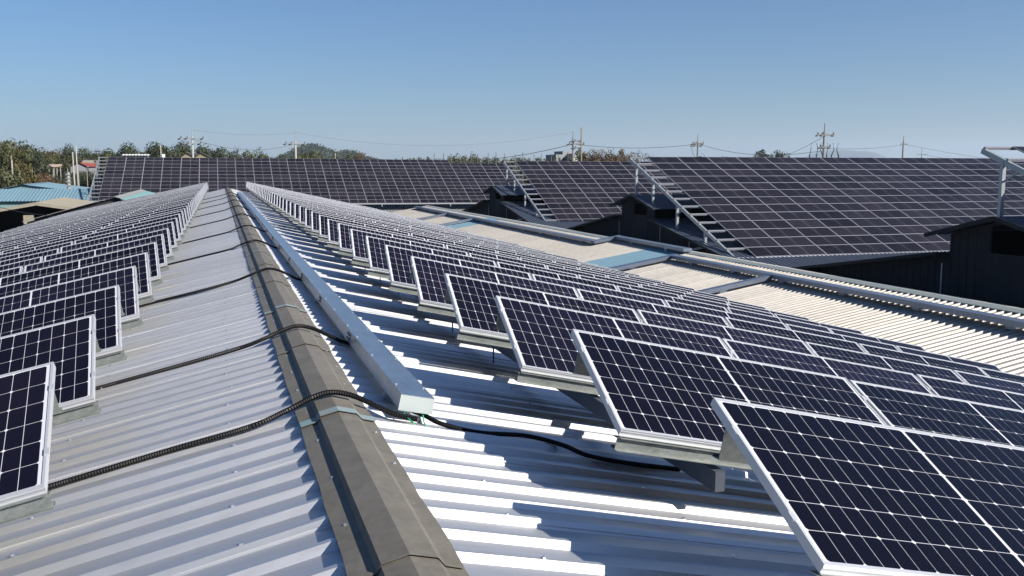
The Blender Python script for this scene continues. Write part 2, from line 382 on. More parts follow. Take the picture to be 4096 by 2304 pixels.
# rails along the roof that carry the rows
for side in (1, -1):
    for q, u in enumerate(RAILU):
        x = XR0+u*math.cos(SR) if side > 0 else XL0-u*math.cos(SL)
        y0, y1 = 4.35 if side > 0 else 4.1, YR0+(NR-1)*DY+.95
        z = (zR(x) if side > 0 else zL(x))
        mb = MB(); mb.box(x-.028, x+.028, y0, y1, z+.150, z+.262)
        y = y0+4.4
        t = thing('support_rail', '%s galvanised rail from the ridge, under the solar rows on the %s slope' % (ordw(q+1), 'cable tray' if side > 0 else 'bare-ridge'), 'rail', (x, y0, z), 'rails under the panel rows')
        part(t, 'channel', mb, M_rail)
        mb = MB()
        while y < y1: mb.box(x-.006, x+.006, y-.006, y+.006, z-.03, z+.150); y += DY
        tag(part(t, 'feet', mb, M_rail), kind='stuff')
# ================================================================== cable tray along the ridge
uR = Vector((math.cos(SR), 0, -math.sin(SR))); nR = Vector((math.sin(SR), 0, math.cos(SR)))
TX, TW, TH, TB = 1.005, .208, .100, .052
P0 = Vector((TX, 0, zR(TX)))
def tp(a, y, h): p = P0+uR*a+nR*h; return (p.x, y, p.z)
def tbox(mb, a0, a1, y0, y1, h0, h1, mi=0):
    return mb.hexa([tp(a0, y0, h0), tp(a1, y0, h0), tp(a1, y1, h0), tp(a0, y1, h0), tp(a0, y0, h1), tp(a1, y0, h1), tp(a1, y1, h1), tp(a0, y1, h1)], mi)
TY0, TY1 = 5.70, 60.2
tray = thing('cable_tray', 'long galvanised covered cable tray beside the ridge cap', 'cable tray', (TX, TY0, zR(TX)))
y = TY0; i = 0; rd = random.Random(5)
while y < TY1:
    y1 = min(y+2.44, TY1); o_ = rd.uniform(-.004, .004)
    mb = MB(); tbox(mb, o_, TW+o_, y+.004, y1-.004, TB, TB+TH-.004); part(tray, 'tray_body', mb, M_galv)
    mb = MB(); tbox(mb, o_-.004, TW+o_+.004, y+.002, y1-.002, TB+TH-.003, TB+TH)
    tbox(mb, o_-.0042, o_-.002, y+.002, y1-.002, TB+TH-.016, TB+TH-.003); tbox(mb, TW+o_+.002, TW+o_+.0042, y+.002, y1-.002, TB+TH-.016, TB+TH-.003)
    cv = part(tray, 'cover', mb, M_galv)
    if y < 30:
        mb = MB()
        for a in (.012, TW-.012):
            for yy in (y+.28, y+1.3, y+2.1):
                q = tp(a+o_, yy, TB+TH); screw(*q, 1.0)
        link('screws', mb.mesh('screws', M_steel, org=tray['org']), cv)['kind'] = 'stuff'
        mb = MB()                                            # splice plate with dark bolts on the visible side
        tbox(mb, o_-.006, o_-.001, y1-.07, y1+.07, TB+.02, TB+TH-.02, 0)
        for dy in (-.045, .045):
            for dh in (.032, .066): tbox(mb, o_-.013, o_-.005, y1+dy-.010, y1+dy+.010, TB+dh-.009, TB+dh+.009, 1)
        part(tray, 'splice_plate', mb, [M_galv, M_insul])
    mb = MB(); tbox(mb, .0, TW, y+.5, y+.56, -.01, TB-.002); part(tray, 'foot', mb, M_galv)
    y = y1; i += 1
mb = MB(); tbox(mb, -.005, TW+.005, TY0-.006, TY0+.002, TB-.003, TB+TH-.004); part(tray, 'end_plate', mb, M_endcap)
# open branch tray running down the slope
mb = MB(); yb0 = 27.2
def bt(x, y, h): return (x, y, zR(x)+h)
for (a0, a1, h0, h1) in ((0, .22, .05, .055), (0, .006, .055, .11), (.214, .22, .055, .11)):
    mb.hexa([bt(1.24, yb0+a0, h0), bt(11.6, yb0+a0, h0), bt(11.6, yb0+a1, h0), bt(1.24, yb0+a1, h0), bt(1.24, yb0+a0, h1), bt(11.6, yb0+a0, h1), bt(11.6, yb0+a1, h1), bt(1.24, yb0+a1, h1)])
for k in range(6):
    x = 1.4+k*.14; mb.hexa([bt(x, yb0-.004, .065), bt(x+.05, yb0-.004, .065), bt(x+.05, yb0-.001, .065), bt(x, yb0-.001, .065), bt(x, yb0-.004, .095), bt(x+.05, yb0-.004, .095), bt(x+.05, yb0-.001, .095), bt(x, yb0-.001, .095)], 1)
solo('branch_tray', mb, [M_galv, M_insul], 'perforated galvanised branch tray running down the roof from the covered tray', 'cable tray', (1.24, yb0, zR(1.24)))
# ================================================================== black corrugated conduits over the ridge
def ribbed(mb, ctrl, r, step, n=8):
    # Catmull-Rom through control points
    P = [Vector(c) for c in ctrl]; P = [P[0]*2-P[1]]+P+[P[-1]*2-P[-2]]; pts = []
    for i in range(1, len(P)-2):
        L = (P[i+1]-P[i]).length; N = max(2, int(L/step))
        for k in range(N):
            t = k/N; a, b, c, d = P[i-1], P[i], P[i+1], P[i+2]
            pts.append(.5*((2*b)+(c-a)*t+(2*a-5*b+4*c-d)*t*t+(3*b-a-3*c+d)*t**3))
    pts.append(P[-2])
    mb.tube(pts, [r*(1.0 if i % 2 else .84) for i in range(len(pts))], n); return mb
rd = random.Random(12)
CY = [5.74, 8.35, 13.4, 18.9, 24.0, 30.3, 37.0, 44.1, 51.5, 58.0]
def conduit_ctrl(y, far):
    j = lambda a: rd.uniform(-a, a)
    return [(XL0-.9, y+.0+j(.03), zL(XL0-.9)+.008), (XL0-.2, y+.02+j(.03), zL(XL0-.2)+.010), (-.35, y+.03+j(.03), zL(-.35)+.014), (.12, y+.05+j(.04), zL(.12)+.020),
            (.34, y+.07+j(.03), zL(.34)+.05), (RX-.12, y+.08, AP+.008), (RX, y+.08+j(.02), AP+.036), (RX+.13, y+.05, AP+.010),
            (RX+.27, y-.0+j(.02), zR(RX+.27)+.045), (TX-.02, y-.06+j(.03), zR(TX)+.024), (TX+.12, y-.10, zR(TX+.12)+.020)]
for i, y in enumerate(CY):
    mb = ribbed(MB(), conduit_ctrl(y, i > 2), .019, .0078 if i < 2 else .016)
    solo('conduit', mb, M_black, 'black ribbed conduit over the ridge cap, %s one counting from the tray end plate' % ordw(i+1), 'conduit', (RX, y, RZ), 'conduits crossing the ridge', smooth=False)
mb = ribbed(MB(), [(1.10, 5.86, zR(1.1)+.03), (1.19, 5.74, zR(1.19)+.028), (1.27, 5.61, zR(1.27)+.020), (1.5, 5.60, zR(1.5)+.0), (1.83, 5.64, zR(1.83)+.012), (2.02, 5.49, zR(2.02)+.02), (2.12, 5.30, zR(2.12)+.02), (2.35, 5.26, zR(2.35)+.016), (2.75, 5.30, zR(2.75)+.01)], .0165, .007)
solo('conduit', mb, M_black, 'black ribbed conduit snaking from the tray end down to the panel rows', 'conduit', (1.2, 5.7, zR(1.2)))
for k, (x0, x1) in enumerate(((1.045, 1.085), (1.165, 1.160))):
    mb = MB().tube([(x0, 5.76, zR(x0)+.055), (x0+.004, 5.70, zR(x0)+.035), ((x0+x1)/2, 5.65, zR(x0)+.012), (x1, 5.60, zR(x1)+.004), (x1+.03, 5.60, zR(x1+.03)-.02)], .0045, 6)
    solo('earth_wire', mb, M_green, ('longer' if k == 0 else 'shorter')+' green earth wire hanging from the cable tray end', 'wire', (x0, 5.7, zR(x0)))
# ================================================================== HALL B: beige roof beyond the valley
BX, BZ, BS = 17.6, -3.24, .171
beta = math.atan(BS); BP = .2285; BSH = 4*BP
YB0, NB = -4.0, int((83.0+4.0)/(.2285*4))
hb_ = thing('beige_hall', 'hall with faded beige corrugated roof and blue translucent strips beyond the panel rows', 'building', (BX, YB0, G))
LB = (BX-12.75)/math.cos(beta); LB2 = (23.35-BX)/math.cos(beta)
shB = [sheet_mesh('roof_sheet', LB, BP, 4, M_beige, -1, h=.038, seg=5, wav=.004, seed=s+20, top=.03, web=.032) for s in range(3)]
shBs = sheet_mesh('skylight_sheet', LB, BP, 4, M_skyl, -1, h=.008, seg=5, wav=.003, seed=33, top=.035)
shB2 = sheet_mesh('roof_sheet', LB2, BP, 4, M_beige, 1, h=.03, seg=2, seed=41)
zB = lambda x: BZ-BS*(BX-x)
for i in range(NB):
    y = YB0+i*BSH
    skyl = (33.1 <= y <= 36.2) or (58.4 <= y <= 61.0)
    o = link('skylight_sheet' if skyl else 'roof_sheet', shBs if skyl else shB[(i*5+i//4) % 3], hb_, (-.01, i*BSH, BZ-G)); o.rotation_euler = (0, -beta, 0)
    o = link('roof_sheet', shB2, hb_, (.01, i*BSH, BZ-G)); o.rotation_euler = (0, beta, 0)
YB1 = YB0+NB*BSH
y = YB0
while y < YB1-.1:
    y1 = min(y+3.0, YB1+.05)
    mb = MB()
    for (a, b) in (((-.22, zB(BX-.22)+.012), (-.05, BZ+.035)), ((-.05, BZ+.035), (.05, BZ+.035)), ((.05, BZ+.035), (.24, zB(BX-.24)+.012))):
        mb.quad((BX+a[0], y, a[1]), (BX+a[0], y1+.03, a[1]-.003), (BX+b[0], y1+.03, b[1]-.003), (BX+b[0], y, b[1]))
    mb.quad((BX-.22, y, zB(BX-.22)+.012), (BX-.22, y, zB(BX-.22)-.012), (BX-.22, y1, zB(BX-.22)-.012), (BX-.22, y1, zB(BX-.22)+.012))
    part(hb_, 'ridge_cap', mb, M_trim); y = y1
for x in (13.0, 23.1):
    mb = MB(); zt = BZ-BS*abs(BX-x)-.1; mb.box(x-.08, x+.08, YB0+.3, YB1-.3, G, zt); part(hb_, 'wall', mb, M_wallg)
mb = MB(); yy = YB1-.4; pts = [(13.1, G), (23.0, G), (23.0, BZ-BS*5.4-.1), (BX, BZ-.1), (13.1, BZ-BS*4.5-.1)]
mb.poly([(x, yy, z) for x, z in pts]); part(hb_, 'gable_wall', mb, M_wallg)
# gutter between the two halls
mb = MB(); gx0, gx1 = exR-.12, 12.9; gz = zB(12.75)-.35
for (x0, x1, z0, z1) in ((gx0, gx1, gz, gz+.01), (gx0, gx0+.01, gz+.01, gz+.2), (gx1-.01, gx1, gz+.01, gz+.2)): mb.box(x0, x1, Y0A, YEND, z0, z1)
solo('valley_gutter', mb, M_galv, 'metal gutter in the valley between the two halls', 'gutter', (gx0, Y0A, gz))
# trays on the beige roof
def btray(segs, label, w=.36, h=.13, lift=.07):
    x0, y0, x1, y1 = segs[0]
    t = thing('cable_tray', label, 'cable tray', (x0, y0, zB(x0)), 'cable trays on the beige roof')
    for (x0, y0, x1, y1) in segs:
        a = Vector((x0, y0, BZ-BS*abs(BX-x0)+lift+h/2)); b = Vector((x1, y1, BZ-BS*abs(BX-x1)+lift+h/2))
        L = (b-a).length; N = max(1, round(L/3.0))
        for k in range(N):
            p, q = a+(b-a)*(k/N), a+(b-a)*((k+1)/N); d = (q-p).normalized()*.004
            mb = MB(); mb.bar(p+d, q-d, w, h); part(t, 'tray_cover', mb, M_galvb)
            mb = MB(); mid = (p+q)/2; mb.box(mid.x-.12, mid.x+.12, mid.y-.12, mid.y+.12, mid.z-h/2-lift-.03, mid.z-h/2-.002); part(t, 'foot', mb, M_galvb)
    return t
btray([(16.42, 3.0, 16.42, 32.4), (16.57, 32.56, 12.9, 32.56)], 'wide cable tray along the beige roof ending at the nearer blue strip')
btray([(16.42, 82.0, 16.42, 40.45), (16.27, 40.3, 17.6, 40.3), (17.47, 40.14, 17.38, 33.2)], 'cable tray on the beige roof that steps up to the ridge')
btray([(16.26, 25.6, 12.9, 25.6)], 'branch tray down the beige roof on bare ribs, clear of any blue strip', .24)
btray([(16.26, 61.7, 12.9, 61.7)], 'branch tray down the beige roof bordering the farther blue strip', .24)
btray([(16.26, 69.3, 12.9, 69.3)], 'branch tray down the beige roof closest to its far gable end', .24)
# ================================================================== C HALLS and their big arrays
def chall(yc, idx, label, x1):
    xg = 23.6; t = thing('gabled_hall', label, 'building', (xg, yc, G), 'dark gabled halls under the arrays')
    ze = lambda d: -2.80-.163*(d-2.45)
    # gable wall with an opening under the monitor roof
    def wallpoly(pts): 
        mb.poly([(xg, yc+a, z) for a, z in pts]); mb.poly([(xg+.06, yc+a, z) for a, z in pts][::-1])
    mb = MB()
    O0, O1, OZ0, OZ1 = -1.25, .55, -2.68, -1.86
    top = lambda d: -1.60-.245*abs(d)
    wallpoly([(-11.3, G), (-11.3, ze(11.3)-.06), (-2.3, ze(2.3)-.06), (-2.3, top(2.3)), (O0, top(O0)), (O0, G)])
    wallpoly([(O1, G), (O1, top(O1)), (2.3, top(2.3)), (2.3, ze(2.3)-.06), (11.3, ze(11.3)-.06), (11.3, G)])
    wallpoly([(O0, G), (O0, OZ0), (O1, OZ0), (O1, G)])
    wallpoly([(O0, top(O0)-.10), (O0, top(O0)), (0, top(0)), (O1, top(O1)), (O1, top(O1)-.10), (0, top(0)-.10)])
    part(t, 'gable_wall', mb, M_clad)
    mb = MB(); a = -11.1
    while a < 11.1:
        if not (O0-.05 < a < O1+.05): zt = top(a)-.06 if abs(a) < 2.25 else ze(abs(a))-.12; mb.box(xg-.022, xg-.0005, yc+a-.03, yc+a+.03, G+.5, zt)
        a += .36
    tag(part(t, 'cladding_ribs', mb, M_clad), kind='stuff')
    # pale seams on the cladding
    for a, z1 in ((-3.1, -3.0), (2.6, -3.2), (-6.6, -3.7)):
        mb = MB(); mb.box(xg-.034, xg-.023, yc+a-.025, yc+a+.025, z1-2.6, z1); part(t, 'seam_strip', mb, M_trim)
    for s in (-1, 1):
        mb = MB(); mb.box(xg, x1, yc+s*11.2-.06, yc+s*11.2+.06, G, ze(11.2)-.08); part(t, 'side_wall', mb, M_clad)
    # roof sheets, laid along x; first ones singly, the rest in one piece
    Lm = 13.7-2.35; am = math.atan(.163); Lt = 3.0; at = math.atan(.245)
    for s in (-1, 1):
        for (nm, L, a, d0, z0) in (('roof_sheet', Lm/math.cos(am), am, 2.35, ze(2.35)), ('monitor_sheet', Lt/math.cos(at), at, .0, -1.49)):
            key = (nm, s)
            if key not in CM:
                me = sheet_mesh(nm, L, .25, 4, M_shadegrey, 1, seg=2, seed=3); CM[key] = me
                # turned so that the run of the sheet goes along +-y and the ribs repeat along x
                me.transform(Matrix(((0, s, 0, 0), (1, 0, 0, 0), (0, 0, 1, 0), (0, 0, 0, 1))) if s > 0 else Matrix(((0, 1, 0, 0), (-1, 0, 0, 0), (0, 0, 1, 0), (0, 0, 0, 1))))
                if s > 0: me.flip_normals()
                me2 = me.copy(); bm = bmesh.new()
                NN = 40
                for k in range(8, NN):
                    b2_ = bmesh.new(); b2_.from_mesh(me)
                    bmesh.ops.translate(b2_, verts=b2_.verts, vec=(k*1.0, 0, 0)); tmp = bpy.data.meshes.new('t'); b2_.to_mesh(tmp); b2_.free(); bm.from_mesh(tmp); bpy.data.meshes.remove(tmp)
                bm.to_mesh(me2); bm.free(); CM[key+('rest',)] = me2
            for k in range(8):
                o = link(nm, CM[key], t, (-.45+k*1.0, s*d0, z0-G)); o.rotation_euler = (-s*a, 0, 0)
            if x1 > 34:
                o = link(nm, CM[key+('rest',)], t, (-.45, s*d0, z0-G)); o.rotation_euler = (-s*a, 0, 0); o['kind'] = 'stuff'
    mb = MB(); mb.box(xg+.1, x1-1, yc+2.2, yc+2.26, -4.2, -2.12); part(t, 'added_vent_backing', mb, M_clad)  # added backing that closes the open vent side so it stays dark
    mb = MB(); mb.box(xg+5, xg+5.1, yc-10.9, yc+10.9, G, -4.3); mb.box(xg+5, xg+5.1, yc-2.15, yc+2.15, -4.3, -2.1); part(t, 'added_dark_backing', mb, M_clad)  # blocking sheets added behind the gable opening to keep it dark
    # barge boards
    for s in (-1, 1):
        mb = MB(); mb.bar((xg-.47, yc, -1.53), (xg-.47, yc+s*3.0, -1.53-.245*3.0), .03, .14); part(t, 'barge_board', mb, M_clad)
        mb = MB(); mb.bar((xg-.47, yc+s*2.4, ze(2.4)-.05), (xg-.47, yc+s*11.5, ze(11.5)-.05), .03, .12); part(t, 'barge_board', mb, M_clad)
    mb = MB(); mb.box(xg-.1, x1-1, yc-13.95, yc-13.75, ze(13.8)-.16, ze(13.8)-.04); part(t, 'gutter', mb, M_frameg)
    mb = MB(); mb.bar((xg-.9, yc-7.3, ze(9.5)-.35), (xg+.3, yc-8.3, ze(9.5)+.05), .3, .12); part(t, 'downpipe_chute', mb, M_frameg)
    return t
CM = {}
def array(TLp, tilt, yaw, cols, label, rows=13, skip_top_from=None, xb=None, apex=None, roof=True, lows=None, beams=()):
    PU, PV = 2.03, 1.02
    u = Vector((math.cos(yaw), math.sin(yaw), 0)); v = Vector((-math.sin(yaw)*math.cos(tilt), math.cos(yaw)*math.cos(tilt), math.sin(tilt))); n = u.cross(v)
    O = Vector(TLp)-v*(rows*PV)                           # bottom-left corner
    t = thing('solar_array', label, 'solar array', tuple(O), 'big solar arrays over the gabled halls', Matrix((u, v, n)).transposed())
    for j in range(rows):
        for i in range(cols):
            if skip_top_from is not None and i >= skip_top_from and j == rows-1: continue
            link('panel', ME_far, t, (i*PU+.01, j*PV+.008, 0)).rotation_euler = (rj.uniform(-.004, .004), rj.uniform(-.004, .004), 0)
    Lx = cols*PU
    for j in range(rows+1):
        x1 = Lx if not (skip_top_from and j == rows) else skip_top_from*PU
        mb = MB(); z1 = -.045
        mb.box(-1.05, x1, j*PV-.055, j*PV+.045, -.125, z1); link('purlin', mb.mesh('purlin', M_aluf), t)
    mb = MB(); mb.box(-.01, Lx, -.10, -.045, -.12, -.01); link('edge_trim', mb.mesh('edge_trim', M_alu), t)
    for bx in [-.98]+list(beams):
        mb = MB(); mb.box(bx-.055, bx+.055, -.35, rows*PV+.1, -.30, -.127); link('rafter', mb.mesh('rafter', M_frameg), t)
    return t, O, u, v, n
def legs(t, O, u, v, n, bx, feet):
    inv = t.matrix_world.inverted()
    for (s, zfoot) in feet:                               # s: distance up the rafter, zfoot: eye-relative roof height
        top = O+u*bx+v*s-n*.2
        a = inv @ (Vector((top.x, top.y, zfoot))+Vector((0, 0, H))); b = inv @ (top+Vector((0, 0, H)))
        upv = (t.matrix_world.to_3x3().inverted() @ Vector((0, 1, 0)))
        mb = MB(); mb.bar(a, b, .13, .13, up=upv); pl = mb.mesh('post', M_frameg); po = link('post', pl, t)
        if (b-a).length > 1.0:
            q = inv @ (Vector((top.x, top.y, zfoot+(top.z-zfoot)*.62))+Vector((0, 0, H))); r = inv @ (O+u*bx+v*(s-.75)-n*.22+Vector((0, 0, H)))
            mb = MB(); mb.bar(q, r, .05, .05, up=(1, 0, 0)); link('brace', mb.mesh('brace', M_frameg), t)
def roofz(yc, y):                                         # height of the hall roof at y
    d = abs(y-yc); return -1.49-.245*d if d < 2.9 else -2.80-.163*(d-2.45)
defs = [((24.59, 52.54, .73), 21.89, .6, 19, 51.5, 'large solar array over the hall between the far array and the corner array, crossing the right', 'dark gabled hall under the widest solar array, ridge vent open'),
        ((25.62, 82.39, .70), 22.49, .1, 12, 81.4, 'narrow visible solar array behind the widest one, with its rafter over a small ridge vent', 'small-looking dark gabled hall between the widest array and the long far array'),
        ((24.60, 24.92, .74), 21.9, .6, 5, 23.95, 'solar array corner with pale rafter and tall post beside the beige roof', 'dark gabled hall with big black gable opening beside the beige roof')]
for k, (TLp, ti, ya, cols, yc, lab, lab2) in enumerate(defs):
    lab = ['widest solar array, standing over the middle dark gabled hall', 'solar array seen between the long far array and the widest array', 'solar array with only its upper corner, pale rafter and tall post showing'][k]
    chall(yc, k, lab2, 23.6+(41 if k == 0 else 26 if k == 1 else 12))
    t, O, u, v, n = array(TLp, math.radians(ti), math.radians(ya), cols, lab, beams=(3.5, 8.0, 12.5))
    bpy.context.view_layer.update()
    feet = []
    for dy in (.15, -2.1, -5.1, -8.2, -11.2):
        y = yc+dy; s = (y-O.y)/v.y+.05; feet.append((s, roofz(yc, y)-.02))
    legs(t, O, u, v, n, -.98, feet)
# far long array
TL1 = (-12.29, 120.38, 1.39); ti1 = math.radians(22.59)
t, O, u, v, n = array(TL1, ti1, math.radians(-.14), 24, 'long far solar array closing the end of both halls, its top stepping down', skip_top_from=20, beams=(6, 14, 22, 30, 38))
t.rotation_mode = 'QUATERNION'
t.rotation_quaternion = (Matrix.Rotation(math.radians(.33), 3, 'Y') @ t.matrix_world.to_3x3()).to_quaternion()
bpy.context.view_layer.update()
legs(t, O, u, v, n, -.98, [(s, -5.4+s*.1) for s in (.6, 3.6, 7, 10.5, 12.9)])
fh = thing('far_hall', 'low dark hall mostly hidden underneath the long far array', 'building', (16, 114, G))
mb = MB(); mb.box(-12.0, 38, 108.6, 120, G, -4.75); part(fh, 'wall', mb, M_clad)
mb = MB(); xx = -12.6
while xx < 38.4:
    mb.hexa([(xx, 107.6, -4.86), (xx+.14, 107.6, -4.86), (xx+.14, 114.3, -3.9), (xx, 114.3, -3.9), (xx+.03, 107.6, -4.83), (xx+.11, 107.6, -4.83), (xx+.11, 114.3, -3.87), (xx+.03, 114.3, -3.87)])
    xx += .3
mb.quad((-12.6, 107.6, -4.87), (38.4, 107.6, -4.87), (38.4, 114.3, -3.91), (-12.6, 114.3, -3.91)); mb.quad((-12.6, 114.3, -3.91), (38.4, 114.3, -3.91), (38.4, 121, -4.87), (-12.6, 121, -4.87))
tag(part(fh, 'roof', mb, M_greysheet))
# ================================================================== smaller buildings on the left
def gable_shed(name, label, x0, x1, y0, y1, zr, ze, roofm, wallm, xr=None, open_front=False, zcap=True, capm=None, rib=.5, right=None, zl=None):
    xr = (x0+x1)/2 if xr is None else xr
    t = thing(name, label, 'building', (xr, y0, G))
    zl = ze if zl is None else zl
    for (xa, za, mm) in ((x0, zl, roofm), (x1, ze, right or roofm)):
        s = 1 if xa > xr else -1; N = max(1, int((y1-y0)/1.0)); w_ = (y1-y0)/N
        me = None
        for k in range(N):
            ya = y0+k*w_
            if me is None:
                mb = MB(); a = (xr, zr); b = (xa, za); nr = max(2, int(w_/rib))
                for q in range(nr):
                    p, pw = ya+q*w_/nr, w_/nr
                    for (f0, f1, h0, h1) in ((0, .2, 0, .035), (.2, .5, .035, .035), (.5, .7, .035, 0), (.7, 1., 0, 0)):
                        mb.quad((a[0], p+f0*pw, a[1]+h0), (a[0], p+f1*pw, a[1]+h1), (b[0], p+f1*pw, b[1]+h1), (b[0], p+f0*pw, b[1]+h0))
                me = mb.mesh('roof_sheet', mm, org=t['org']); link('roof_sheet', me, t)
            else: link('roof_sheet', me, t, (0, k*w_, 0))
        mb = MB(); mb.box(min(xa-s*.3, xa-s*.38), max(xa-s*.3, xa-s*.38), y0+.3, y1-.3, G, za-.05)
        part(t, 'wall', mb, M_dark if open_front else wallm)  # open shed: inner shade is painted in as near-black walls
    for yy, nm in ((y0+.3, 'front'), (y1-.3, 'back')):
        if open_front and nm == 'front':
            for xp in (x0+.3, x1-.3):
                zz = zr if xp == xr else (zl if xp < xr else ze)
                mb = MB(); mb.box(xp-.1, xp+.1, yy-.1, yy+.1, G, zz-.15); part(t, 'post', mb, M_trim)
            mb = MB(); mb.bar((x0, y0+.05, zl-.12), (xr, y0+.05, zr-.12), .08, .22); mb.bar((xr, y0+.05, zr-.12), (x1, y0+.05, ze-.12), .08, .22); part(t, 'fascia', mb, wallm)
            continue
        mb = MB(); pts = [(x0+.35, G), (x1-.35, G), (x1-.35, ze-.02), (xr, zr-.06), (x0+.35, zl-.02)]
        mb.poly([(x, yy, z) for x, z in pts]); mb.poly([(x, yy+.1, z) for x, z in pts][::-1]); part(t, 'gable_wall', mb, M_dark if open_front else wallm)
    if capm:
        mb = MB(); mb.quad((xr-.5, y0-.05, zr-.5*(zr-ze)/(xr-x0)+.05), (xr, y0-.05, zr+.07), (xr, y1+.05, zr+.07), (xr-.5, y1+.05, zr-.5*(zr-ze)/(xr-x0)+.05))
        mb.quad((xr, y0-.05, zr+.07), (xr+.5, y0-.05, zr-.5*(zr-ze)/(x1-xr)+.05), (xr+.5, y1+.05, zr-.5*(zr-ze)/(x1-xr)+.05), (xr, y1+.05, zr+.07)); part(t, 'ridge_cap', mb, capm)
    return t
gable_shed('teal_roof_shed', 'shed with faded teal roof and wide grey ridge cap in front of the far array', -14.2, -1.2, 78.6, 106, -2.17, -3.95, M_greysheet, M_dark, xr=-7.75, capm=M_greysheet, right=M_teal)
gable_shed('open_shed', 'open-fronted shed with tan roof and dark interior', -25.5, -12.0, 90.4, 106.4, -2.9, -3.42, M_tan, M_tan, xr=-15.15, open_front=True, zl=-4.75)
mb = MB(); mb.box(-16.3, -15.55, 90.9, 91.7, -4.75, -4.0); mb.box(-16.22, -15.63, 90.98, 91.62, G, -4.75)
solo('white_container', mb, M_tan, 'pale upright container standing in the open tan shed', 'container', (-15.9, 91.3, G))
def xroof(name, label, x0, x1, yr, ye, zr, ze, roofm, wallm, yb=None):          # ridge along x, slope towards the camera
    t = thing(name, label, 'building', ((x0+x1)/2, ye, G)); N = int((x1-x0)/1.0); w_ = (x1-x0)/N; me = None
    for k in range(N):
        if me is None:
            mb = MB()
            for q in range(3):
                p, pw = x0+q*w_/3, w_/3
                for (f0, f1, h0, h1) in ((0, .2, 0, .035), (.2, .5, .035, .035), (.5, .7, .035, 0), (.7, 1., 0, 0)):
                    mb.quad((p+f0*pw, ye, ze+h0), (p+f1*pw, ye, ze+h1), (p+f1*pw, yr, zr+h1), (p+f0*pw, yr, zr+h0))
            me = mb.mesh('roof_sheet', roofm, org=t['org']); link('roof_sheet', me, t)
        else: link('roof_sheet', me, t, (k*w_, 0, 0))
    yb = yb or 2*yr-ye
    mb = MB(); mb.quad((x0, yr, zr), (x1, yr, zr), (x1, yb, ze), (x0, yb, ze)); part(t, 'rear_roof', mb, roofm)
    mb = MB(); mb.box(x0+.3, x1-.3, ye+.4, yb-.4, G, ze-.06); part(t, 'wall', mb, wallm)
    mb = MB()
    for x in (x0+.3, x1-.3): mb.poly([(x, ye+.4, ze-.06), (x, yb-.4, ze-.06), (x, yr, zr-.05)])
    part(t, 'gable_wall', mb, wallm); return t
xroof('blue_roof_shed', 'long shed with light blue corrugated roof behind the open tan shed', -28.5, -13.7, 118.2, 112.3, -2.25, -3.45, M_blue, M_teal)
gable_shed('blue_gable_shed', 'small bright blue gabled shed behind the long blue roof', -27.5, -17.6, 131, 150, -1.95, -2.75, M_blue, M_blue, xr=-23.3, capm=M_blue)
gable_shed('red_roof_house', 'grey walled house with red roof among the trees', pix(274, 668, 205).x, pix(352, 668, 205).x, 205, 232, pix(316, 651, 205).z, pix(316, 667, 205).z, M_red, M_wallg, xr=pix(318, 651, 205).x)
xroof('cream_roof_house', 'low house with cream roof just behind the red roof', pix(326, 645, 235).x, pix(445, 645, 235).x, 238, 233, 1.95, .9, M_tan, M_white)
a, b = pix(163, 662, 190), pix(234, 662, 190); t = thing('pink_roof_shelter', 'open shelter with pinkish flat roof on posts in the orchard', 'shelter', ((a.x+b.x)/2, 191, G))
M_pink = mat('pinkish_sheet', (.38, .28, .235), .7)
part(t, 'roof', MB().hexa([(a.x, 189, a.z-.25), (b.x, 189, a.z-.25), (b.x, 194, a.z-.05), (a.x, 194, a.z-.05), (a.x, 189, a.z+.05), (b.x, 189, a.z+.05), (b.x, 194, a.z+.25), (a.x, 194, a.z+.25)]), M_pink)
for q in range(5):
    for yy in (189.4, 193.5): x = a.x+.2+(b.x-a.x-.4)*q/4; part(t, 'post', MB().box(x-.06, x+.06, yy-.06, yy+.06, G, a.z-.24), M_conc)
p0, p1 = pix(485, 622, 150), pix(596, 622, 150); xroof('white_roof_house', 'white roof edge rising just above the far array', p0.x, p1.x, 152.4, 149.6, pix(540, 617, 152).z, pix(540, 622, 149.6).z, M_white, M_wallg)
for k, (a, b, yy) in enumerate(((732, 768, 172), (790, 826, 171))):
    pa, pb = pix(a, 625, yy), pix(b, 625, yy)
    gable_shed('gabled_house', ('grey roofed' if k == 0 else 'ochre gabled')+' house end showing above the far array beside a utility pole', pa.x-.8, pb.x+.8, yy, yy+9, pix(a, 611, yy).z, pix(a, 630, yy).z, M_greysheet, M_ochre)
# building and white block behind the orchard on the right
p0, p1 = pix(2224, 640, 230), pix(2292, 640, 230)
t = thing('grey_block', 'grey flat roofed block behind the orchard posts', 'building', ((p0.x+p1.x)/2, 234, G)); zt = pix(2260, 610, 230).z
mb = MB(); mb.box(p0.x, p1.x, 230, 238, G, zt-.5); part(t, 'wall', mb, M_wallg)
mb = MB(); mb.box(p0.x+2.0, p1.x-.2, 230.5, 237, zt-.5, zt+.35); part(t, 'upper_storey', mb, M_wallg)
for q in range(3):
    mb = MB(); x = p0.x+.7+q*1.2; mb.box(x, x+.5, 229.95, 230.0, zt-2.4, zt-1.3); part(t, 'window', mb, M_dark)
t = thing('white_block', 'low white block beside the two close utility poles', 'building', (pix(2303, 640, 226).x, 228, G))
a, b = pix(2295, 640, 226).x, pix(2313, 640, 226).x
mb = MB(); mb.box(a, b, 226, 232, G, pix(2300, 617, 226).z); part(t, 'wall', mb, M_white)
mb = MB(); mb.box(a-.15, b+.15, 225.85, 232.1, pix(2300, 617, 226).z, pix(2300, 617, 226).z+.2); part(t, 'roof_slab', mb, M_wallg)
